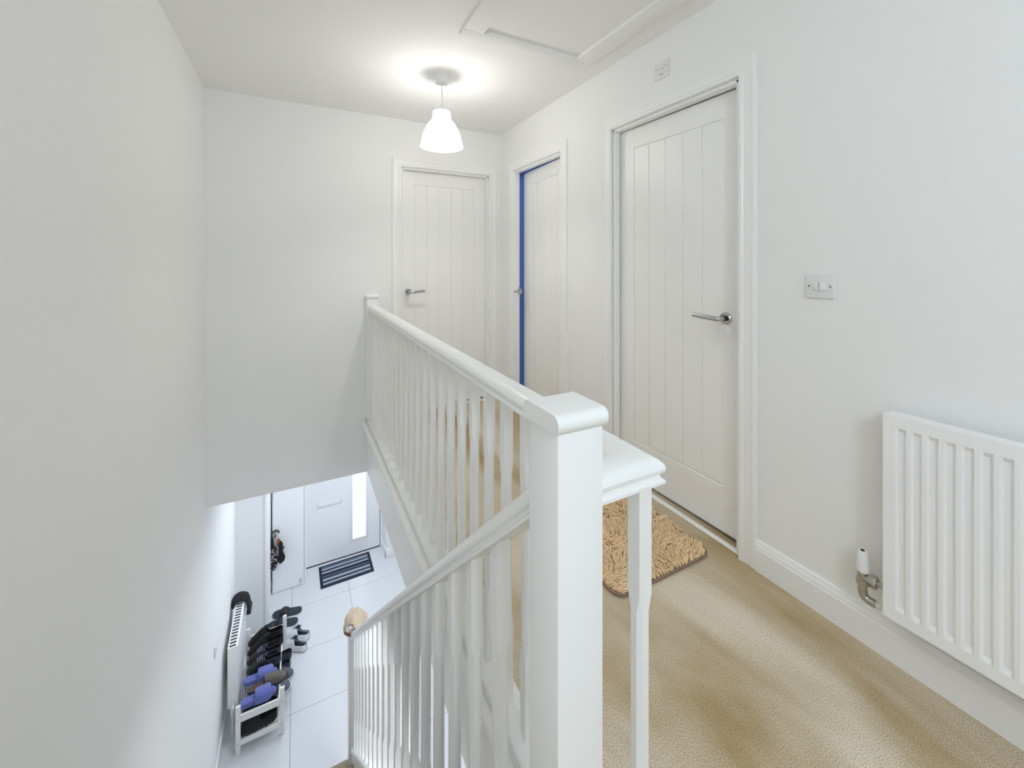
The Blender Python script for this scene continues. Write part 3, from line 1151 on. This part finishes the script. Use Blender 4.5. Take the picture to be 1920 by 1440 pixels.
# hook and what hangs from it
hk = thing('coat_hook', 'black curved hook fixed to the narrow white cupboard door in the hall', 'hook', (-0.222, 5.535, -1.93))
bm = B()
tube(bm, [(-0.040, -0.03, -0.03), (-0.041, -0.03, -0.005), (-0.032, -0.03, 0.018), (-0.012, -0.03, 0.028), (0.012, -0.03, 0.028), (0.030, -0.03, 0.016), (0.036, -0.03, -0.006)], 0.0085, 10)
link('hook_arc', bm, M['black2'], hk)
bm = B()
box(bm, -0.012, -0.03, -0.05, 0.012, 0.0, 0.028, 0.004, 2)
tube(bm, [(0, -0.022, -0.03), (0, -0.05, -0.045), (0, -0.06, -0.035)], 0.006, 8)
link('hook_plate', bm, M['chrome'], hk)


def bag_loft(name, parent, m, pts, n=18, wob=0.004, seed=1.0):
    """soft hanging thing: list of (x, y, z, rx, ry)"""
    bm = B()
    rings = []
    for k, (x, y, z, a, b) in enumerate(pts):
        rings.append([(x + a * math.cos(2 * PI * i / n) + wob * noise.noise(Vector((i * 0.9, k * 1.3, seed))), y + b * math.sin(2 * PI * i / n), z + wob * noise.noise(Vector((i * 0.7, k, seed + 5)))) for i in range(n)])
    loft(bm, rings)
    return link(name, bm, m, parent, 60)


um = thing('umbrella', 'folded umbrella in black and white animal print hanging under the hook', 'umbrella', (-0.235, 5.50, -1.96))
bag_loft('canopy', um, M['leopard'], [(0, 0, -0.115, 0.012, 0.010), (0.0, 0, -0.15, 0.03, 0.022), (-0.003, 0, -0.25, 0.040, 0.026), (-0.006, 0, -0.34, 0.038, 0.026), (-0.014, 0, -0.38, 0.026, 0.02), (-0.022, 0, -0.392, 0.012, 0.01)], seed=2)
bm = B()
tube(bm, [(0.004, 0, -0.11), (0.006, 0.0, 0.0), (0.004, 0.0, -0.02)], 0.005, 8)
link('shaft', bm, M['chrome'], um)
bag_loft('handle_grip', um, M['black'], [(-0.022, 0, 0.0, 0.008, 0.008), (-0.024, 0, -0.04, 0.016, 0.014), (-0.022, 0, -0.1, 0.018, 0.014), (-0.016, 0, -0.17, 0.014, 0.012)], seed=3)
kt = thing('key_pouch', 'tan brown leather pouch hanging from the hook beside the umbrella', 'pouch', (-0.192, 5.485, -1.99))
bag_loft('pouch_body', kt, M['tan'], [(0, 0, 0.0, 0.006, 0.005), (0, 0, -0.02, 0.018, 0.01), (0.002, 0, -0.07, 0.022, 0.012), (0, 0, -0.09, 0.012, 0.01)], seed=4)
bm = B()
tube(bm, [(0, 0.01, -0.002), (-0.004, 0.012, 0.02), (-0.015, 0.012, 0.035)], 0.0025, 8)
link('key_ring', bm, M['chrome'], kt)
gl = thing('glove', 'black padded glove hanging lowest beside the animal print umbrella', 'glove', (-0.168, 5.47, -2.05))
bag_loft('palm', gl, M['black'], [(0, 0, 0.03, 0.008, 0.006), (0, 0, 0.0, 0.022, 0.014), (0.0, 0, -0.07, 0.020, 0.014), (0.004, 0, -0.11, 0.026, 0.02), (0.008, 0, -0.16, 0.040, 0.028), (0.006, 0, -0.20, 0.034, 0.024), (0.0, 0, -0.222, 0.012, 0.01)], seed=5)
bag_loft('thumb', gl, M['black'], [(0.012, -0.003, -0.07, 0.012, 0.01), (0.026, -0.004, -0.05, 0.010, 0.008), (0.036, -0.004, -0.035, 0.005, 0.004)], seed=6)

# ------------------------------------------------------------ shoe rack
rk = thing('shoe_rack', 'low white wooden two tier shoe rack crowded with shoes in the hall', 'shoe rack', (-0.260, 4.25, ZG))
for y in (-0.385, 0.385):
    for x in (-0.152, 0.152):
        bm = B()
        box(bm, x - 0.017, y - 0.011, 0, x + 0.017, y + 0.011, 0.375 if x < 0 else 0.382, 0.003, 2)
        lg = link('leg', bm, M['wood_white'], rk)
        for z in (0.262, 0.072):
            b2 = B()
            sg = -1 if y < 0 else 1
            lathe(b2, [(0, -0.001), (0.005, -0.001), (0.006, 0.0), (0, 0.0)] if sg < 0 else [(0, 0), (0.006, 0.0), (0.005, 0.001), (0, 0.001)], (x, y + sg * 0.0112, z + 0.01), 'Y', 12)
            link('bolt_head', b2, M['steel'], lg)
    for z, hh in ((0.245, 0.055), (0.062, 0.042)):
        bm = B()
        box(bm, -0.136, y - 0.008, z, 0.136, y + 0.008, z + hh, 0.003, 2)
        link('crossbar', bm, M['wood_white'], rk)
for z in (0.29, 0.098):
    for x in (-0.125, -0.045, 0.04, 0.13):
        bm = B()
        tube(bm, [(x, -0.38, z), (x, 0.38, z)], 0.0062, 10)
        link('rod', bm, M['chrome'] if x < 0.1 else M['metal_white'], rk)


# ------------------------------------------------------------ shoes: x from heel (0) to toe (L), z up
def outline(t, W):
    """half widths (inner, outer) of a sole at t"""
    h = math.sqrt(max(0.0, 1 - ((0.16 - t) / 0.16) ** 2)) if t < 0.16 else 1.0
    e = math.sqrt(max(0.0, 1 - ((t - 0.74) / 0.26) ** 2)) if t > 0.74 else 1.0
    waist = 0.80 + 0.20 * (0.5 - 0.5 * math.cos(min(1, max(0, (t - 0.2) / 0.5)) * PI))
    return W / 2 * h * e * waist


def sole_bm(L, W, z0, z1, lift=0.0, flare=1.0, n=26):
    top, bot, mid = [], [], []
    ts = [0.5 - 0.5 * math.cos(PI * k / n) for k in range(n + 1)]
    loop = [(t, 1) for t in ts] + [(t, -1) for t in reversed(ts[1:-1])]
    bm = B()

    def ring(s, z):
        return [(L * 0.5 + (t * L - L * 0.5) * s, sg * outline(t, W) * s, z + lift * max(0, t - 0.7) ** 2 * 6 * L) for t, sg in loop]
    loft(bm, [ring(0.955, z0), ring(1.0, z0 + 0.25 * (z1 - z0)), ring(1.0, z0 + 0.75 * (z1 - z0)), ring(0.965, z1)])
    return bm


def upper_bm(L, W, z0, t0, t1, hf, opening=None, n=22, m=13, thick=0.004, bump=0.0):
    """arched upper from t0 to t1, height hf(t); opening(t) -> fraction of the arch left out at its crown"""
    bm = B()
    rows = []
    for i in range(n + 1):
        t = t0 + (t1 - t0) * i / n
        w = max(0.002, outline(min(max(t, 0.004), 0.996), W) * 0.96)
        h = hf(t)
        op = opening(t) if opening else 0.0
        row = []
        half = m
        for side in (1, -1):
            for k in range(half):
                f = k / (half - 1) * (PI / 2) * (1 - op)
                if side < 0:
                    f = (1 - k / (half - 1)) * (PI / 2) * (1 - op)
                y = w * max(0.0, math.cos(f)) ** 0.62
                z = h * math.sin(f) ** 0.9
                b_ = bump * noise.noise(Vector((t * 26, side * f * 7, z * 90)))
                row.append(bm.verts.new((t * L, side * (y + b_), z0 + z + b_)))
        rows.append(row)
    for a, b in zip(rows, rows[1:]):
        for k in range(2 * m - 1):
            if k == m - 1:
                ta = opening and (opening(t0 + (t1 - t0) * rows.index(a) / n) > 0.02 or opening(t0 + (t1 - t0) * rows.index(b) / n) > 0.02)
                if ta:
                    continue
            bm.faces.new((a[k], a[k + 1], b[k + 1], b[k]))
    bmesh.ops.remove_doubles(bm, verts=bm.verts, dist=5e-4)
    bmesh.ops.recalc_face_normals(bm, faces=bm.faces[:])
    bmesh.ops.solidify(bm, geom=bm.faces[:], thickness=thick)
    bmesh.ops.recalc_face_normals(bm, faces=bm.faces[:])
    return bm


def sneaker(name, label, cat, group, L, W, upper, sole, lining, tall=1.0, stripe=None, lace=None):
    s = thing(name, label, cat, (0, 0, 0), 0, group)
    link('sole', sole_bm(L, W, 0, 0.026, 0.10), sole, s)
    if stripe:
        bm = sole_bm(L * 1.006, W * 1.03, 0.010, 0.015, 0.10)
        bmesh.ops.translate(bm, verts=bm.verts, vec=(-0.003 * L, 0, 0))
        link('sole_stripe', bm, stripe, s)

    def hf(t):
        if t < 0.42:
            return (0.062 + 0.014 * (1 - t / 0.42) ** 2) * tall
        u = min(1.0, (t - 0.42) / 0.58)
        return 0.075 * tall * (1 - u) ** 1.2 + 0.034 * (1 - u ** 6) * min(1, u * 3) + 0.008 * (1 - u)

    def op(t):
        if t < 0.40:
            return 0.62
        if t < 0.5:
            return 0.62 * (0.5 - t) / 0.10
        return 0.0
    link('upper', upper_bm(L, W * 0.99, 0.022, 0.0, 1.0, hf, op), upper, s)
    bm = sole_bm(L * 0.9, W * 0.84, 0.026, 0.036, 0.0)
    bmesh.ops.translate(bm, verts=bm.verts, vec=(0.01, 0, 0))
    link('insole', bm, lining, s)
    bm = B()
    rings = []
    for k in range(7):
        t = 0.44 + 0.26 * k / 6
        z = 0.030 + hf(t) * (1.12 if k < 3 else 1.02) - 0.004
        wd = 0.022 - 0.004 * k / 6
        rings.append([(t * L - 0.014 * (k == 0), -wd, z - 0.006), (t * L - 0.014 * (k == 0), wd, z - 0.006), (t * L, wd * 0.6, z), (t * L, -wd * 0.6, z)])
    loft(bm, rings)
    link('tongue', bm, lining, s)
    if lace:
        for k in range(4):
            t = 0.50 + 0.06 * k
            z = 0.026 + hf(t)
            bm = B()
            tube(bm, [(t * L, -0.026, z - 0.008), (t * L, -0.012, z + 0.003), (t * L, 0.012, z + 0.003), (t * L, 0.026, z - 0.008)], 0.0028, 6)
            link('lace', bm, lace, s)
    return s


def slide(name, label, cat, group, L, W, sole, foot, band, b0, b1, hb, fur=False):
    s = thing(name, label, cat, (0, 0, 0), 0, group)
    link('sole', sole_bm(L, W, 0, 0.024, 0.06), sole, s)
    link('footbed', sole_bm(L * 0.97, W * 0.92, 0.022, 0.034 if fur else 0.028, 0.06), foot, s)

    def hf(t):
        u = min(1.0, max(0.0, (t - b0) / (b1 - b0)))
        return hb * (0.98 - 0.10 * u) if fur else hb * (0.80 + 0.35 * math.sin(u * PI) - 0.15 * u)
    bm = B()
    rings = []
    n, m, th = (14, 18, 0.030) if fur else (12, 14, 0.006)
    for i in range(n + 1):
        u = i / n
        t = b0 + (b1 - b0) * u
        wd = outline(t, W) * (1.12 if fur else 1.03)
        e = max(0.12, 1 - abs(2 * u - 1) ** 7) ** 0.5 if fur else 1.0
        k_ = th * e
        h = hf(t)
        ring = []
        for q in range(m + 1):
            f = PI * q / m
            nz = 0.004 * noise.noise(Vector((t * 20, q * 0.9, 2))) if fur else 0
            ring.append((t * L, (wd + k_ * 0.35 + nz) * math.copysign(abs(math.cos(f)) ** 0.7, math.cos(f)), 0.006 + (h + k_ * 0.5 - 0.006 + nz) * math.sin(f) ** (0.62 if fur else 1.0) if 0 < q < m else 0.006))
        for q in range(m, -1, -1):
            f = PI * q / m
            ring.append((t * L, (wd - k_ * 0.35) * math.copysign(abs(math.cos(f)) ** 0.7, math.cos(f)), 0.006 + (h - k_ * 0.5 - 0.006) * math.sin(f)))
        rings.append(ring)
    loft(bm, rings)
    link('strap', bm, band, s, 50)
    return s


def mule(name, label, cat, group, L, W, sole, foot, upper):
    s = thing(name, label, cat, (0, 0, 0), 0, group)
    link('sole', sole_bm(L, W, 0, 0.026, 0.08), sole, s)
    link('footbed', sole_bm(L * 0.95, W * 0.9, 0.022, 0.030, 0.08), foot, s)

    def hf(t):
        u = min(1.0, max(0.0, (t - 0.42) / 0.58))
        return 0.058 * (1 - u ** 3) * (0.9 + 0.2 * (1 - u)) + 0.006
    link('upper', upper_bm(L, W * 1.0, 0.020, 0.42, 1.0, hf, None, 20, 13, 0.006), upper, s)
    return s


def put(s, x, y, z, ang, roll=0.0, pitch=0.0):
    s.location = (x, y, z)
    s.rotation_euler = (roll, pitch, ang)
    return s


def mirror_copy(s, label):
    c = s.copy()
    COL.objects.link(c)
    c['label'] = label
    for ch in list(s.children):
        k = ch.copy()
        COL.objects.link(k)
        k.parent = c
    return c


TOP = ZG + 0.2965
LOW = ZG + 0.1045
W_ = PI                                             # toes towards the wall
# periwinkle plush slippers at the near end, on top of the taupe mules
gp = 'periwinkle plush slippers'
a = slide('slipper', 'periwinkle blue plush slipper at the end of the rack closest to the stairs', 'slipper', gp, 0.255, 0.084, M['bluefur'], M['bluefur'], M['bluefur'], 0.42, 0.86, 0.066, True)
put(a, -0.410, 3.930, TOP + 0.001, 0.06)
b = mirror_copy(a, 'periwinkle blue plush slipper beside the dark trainers, second from the near end')
put(b, -0.405, 4.128, TOP + 0.001, -0.05)
a = mule('mule', 'taupe suede mule with rounded toe sticking out between the two blue slippers', 'mule', None, 0.30, 0.088, M['char2'], M['brown'], M['taupe'])
put(a, -0.365, 4.022, TOP + 0.001, 0.06)
gp = 'dark trainers in the middle of the rack'
a = sneaker('trainer', 'dark trainer with pale grey collar edge just behind the blue slippers', 'shoe', gp, 0.265, 0.088, M['black2'], M['char2'], M['navy'], 1.0, None, M['sole_g'])
put(a, -0.125, 4.232, TOP, W_ + 0.08)
b = mirror_copy(a, 'dark trainer with pale collar edge, second of the pair nearer the hall')
put(b, -0.130, 4.325, TOP, W_ + 0.06)
gp = 'black ankle shoes on the top tier'
a = sneaker('ankle_shoe', 'black ankle shoe in the middle of the top tier, dull fabric', 'shoe', gp, 0.285, 0.090, M['black'], M['black2'], M['black'], 1.25)
put(a, -0.115, 4.422, TOP, W_ + 0.05)
b = mirror_copy(a, 'black ankle shoe on the top tier beside the far legs of the rack')
put(b, -0.120, 4.520, TOP, W_ + 0.02)
gp = 'charcoal sliders'
a = slide('slider', 'charcoal slider on the tiles just past the far legs of the rack', 'slider', gp, 0.290, 0.108, M['char'], M['char2'], M['black2'], 0.46, 0.74, 0.062)
put(a, 0.008, 4.985, ZG, W_ - 0.24)
b = mirror_copy(a, 'charcoal slider further from the rack, towards the front door')
put(b, 0.047, 5.125, ZG, W_ - 0.20)
gp = 'white trainers on the tiles'
a = sneaker('trainer', 'white trainer with dark lining standing on the tiles, one closer to the rack', 'shoe', gp, 0.26, 0.098, M['white_sh'], M['sole_w'], M['navy'], 1.05, M['char2'], M['white_sh'])
put(a, 0.085, 4.578, ZG, W_ - 0.62)
b = mirror_copy(a, 'white trainer with dark lining standing on the tiles, further from the rack')
put(b, 0.115, 4.705, ZG, W_ - 0.55)
gp = 'dark shoes on the lower tier'
a = sneaker('shoe', 'dark charcoal shoe on the lower tier beside the white trainers', 'shoe', gp, 0.265, 0.096, M['char2'], M['black2'], M['navy'], 1.0)
put(a, -0.045, 4.455, LOW, W_ + 0.05)
b = mirror_copy(a, 'dark charcoal shoe low on the rack under the black ankle shoes')
put(b, -0.055, 4.345, LOW, W_ + 0.05)
gp = 'grey trainers on the lower tier'
a = sneaker('trainer', 'grey trainer with striped pale sole poking out below the taupe mule', 'shoe', gp, 0.27, 0.098, M['grey_sh'], M['sole_w'], M['black'], 1.0, M['char2'], M['sole_g'])
put(a, -0.285, 4.227, LOW, 0.06)
b = mirror_copy(a, 'grey trainer with striped pale sole tucked further under the blue slippers')
put(b, -0.31, 4.118, LOW, 0.05)
gp = 'black trainers on the lower tier'
a = sneaker('trainer', 'black trainer framed by the two crossbars at the near end of the rack', 'shoe', gp, 0.275, 0.098, M['black'], M['black2'], M['black'], 1.05, None, M['char2'])
put(a, -0.145, 3.925, LOW, W_ + 0.04)
b = mirror_copy(a, 'black trainer on the lower tier behind the one at the near end')
put(b, -0.150, 4.022, LOW, W_ + 0.02)

# black knitted gloves or hat draped over the far end of the hall radiator
bh = thing('knitted_hat', 'black knitted hat draped over the grille of the hall radiator', 'hat', (-0.47, 4.60, -1.95))
bm = B()
rings = []
path = [(-0.045, -0.095, 0.012), (-0.045, -0.05, 0.02), (-0.04, 0.0, 0.030), (-0.01, 0.0, 0.034), (0.03, 0.0, 0.026), (0.058, 0.0, 0.0), (0.070, 0.0, -0.05), (0.076, -0.004, -0.11)]
path = [(-0.055, 0, -0.02), (-0.052, 0, 0.012), (-0.03, 0, 0.026), (0.0, 0, 0.030), (0.03, 0, 0.026), (0.050, 0, 0.012), (0.060, 0, -0.02), (0.066, 0, -0.06), (0.072, 0, -0.105)]
for k, p in enumerate(path):
    d = Vector(path[min(k + 1, len(path) - 1)]) - Vector(path[max(k - 1, 0)])
    d.normalize()
    nrm = Vector((-d.z, 0, d.x))
    wv = 0.066 + 0.008 * math.sin(k)
    ring = []
    for i in range(20):
        a_ = 2 * PI * i / 20
        ring.append(Vector(p) + nrm * (0.016 * math.sin(a_)) + Vector((0, wv * math.cos(a_), 0)) + Vector((0, 0, 0.004 * noise.noise(Vector((i, k * 0.8, 3))))))
    rings.append(ring)
loft(bm, rings)
link('hat_body', bm, M['black'], bh, 60)
bm = B()
p = Vector(path[-1])
box(bm, p.x - 0.021, -0.072, p.z - 0.012, p.x + 0.017, 0.072, p.z + 0.016, 0.010, 3)
link('hat_cuff', bm, M['black2'], bh)

# beige cap on the lower newel
bc = thing('baseball_cap', 'beige cotton cap hung over the lower newel post, strap opening showing', 'cap', (0.374, 3.20, -1.445), math.radians(-118))
bm = B()
rings = []
n_, m_ = 40, 16
RX, RYc, HZ = 0.085, 0.074, 0.108
grid = []
for j in range(m_ + 1):
    el = j / m_
    ring = []
    for i in range(n_):
        a_ = 2 * PI * i / n_
        ph = el * PI / 2
        r = max(0.0, math.cos(ph)) ** 0.55 if el < 1 else 0.0
        z = HZ * math.sin(ph) ** 1.05
        w = 0.007 * noise.noise(Vector((math.cos(a_) * 2.2, math.sin(a_) * 2.2, z * 25)))
        ring.append(bm.verts.new(((RX * r + w) * math.cos(a_), (RYc * r + w) * math.sin(a_), z + w)))
    grid.append(ring)


def in_hole(i, j):
    a_ = 2 * PI * (i + 0.5) / n_
    da = abs((a_ + PI) % (2 * PI) - PI)
    zz = (j + 0.5) / m_
    return ((da / 0.44) ** 2 + ((zz - 0.30) / 0.20) ** 2) < 1.0 and zz > 0.16


for j in range(m_):
    for i in range(n_):
        if in_hole(i, j):
            continue
        k = (i + 1) % n_
        bm.faces.new((grid[j][i], grid[j][k], grid[j + 1][k], grid[j + 1][i]))
bmesh.ops.remove_doubles(bm, verts=bm.verts, dist=2e-4)
bmesh.ops.solidify(bm, geom=bm.faces[:], thickness=0.003)
link('crown', bm, M['cap'], bc, 60)
bm = B()
rings = []
for k in range(11):
    a_ = -0.62 + 1.24 * k / 10
    rings.append([((RX + 0.0045 + d_) * math.cos(a_), (RYc + 0.0045 + d_) * math.sin(a_), z) for d_, z in ((0, 0.010), (0.002, 0.010), (0.002, 0.028), (0, 0.028))])
loft(bm, rings)
link('strap', bm, M['strap'], bc)
bm = B()
box(bm, RX + 0.005, 0.006, 0.006, RX + 0.010, 0.030, 0.032, 0.001, 1)
link('buckle', bm, M['steel'], bc)
bm = B()
rings = []
for k in range(13):
    a_ = PI - 0.85 + 1.7 * k / 12
    o_ = 0.062 * math.cos((a_ - PI) / 0.85 * PI / 2) ** 0.6 if abs(a_ - PI) < 0.849 else 0.001
    ci, si = math.cos(a_), math.sin(a_)
    rings.append([(RX * 0.97 * ci, RYc * 0.97 * si, 0.010), ((RX + o_) * ci, (RYc + o_) * si, -0.012), ((RX + o_) * ci, (RYc + o_) * si, -0.009), (RX * 0.97 * ci, RYc * 0.97 * si, 0.014)])
loft(bm, rings)
link('peak', bm, M['cap'], bc)

# ------------------------------------------------------------ what the pieces of the setting are
SETTING = {
    'floor': ('beige cut pile carpet with hoover marks covering the upstairs landing', 'carpet'),
    'ceiling_hall': ('underside of the landing over the white hall', 'ceiling'),
    'trim_apron': ('plain white board facing the stairwell under the landing edge', 'trim'),
    'trim_nosing': ('rounded white nosing along the stairwell edge of the carpet', 'trim'),
    'wall_left': ('tall bare white wall running down beside the stairs', 'wall'),
    'wall_far': ('white wall at the end of the landing with a closed door', 'wall'),
    'wall_right': ('white landing wall with two doors and a radiator', 'wall'),
    'ceiling': ('white landing ceiling around the lit pendant', 'ceiling'),
    'door_1': ('closed white plank door on the end wall beside the half newel', 'door'),
    'door_2': ('white plank door standing ajar with a blue strip showing', 'door'),
    'door_3': ('large white plank door behind the shaggy rug', 'door'),
    'door_4': ('white front door with a tall bright glazed slot and letter plate', 'door'),
    'door_5': ('narrow white cupboard door with umbrella and glove hanging before it', 'door'),
    'floor_hall': ('pale square floor tiles with grey joints in the hall', 'floor'),
    'wall_nib': ('short white wall behind the hall radiator and shoe rack', 'wall'),
    'trim_nib': ('narrow white edge trim on the short hall wall', 'trim'),
    'baseboard_right': ('white moulded skirting under the landing radiator', 'skirting'),
    'baseboard_between': ('short piece of skirting between two landing doors', 'skirting'),
}
for n_, (l_, c_) in SETTING.items():
    o_ = bpy.data.objects.get(n_)
    o_['label'] = l_
    o_['category'] = c_
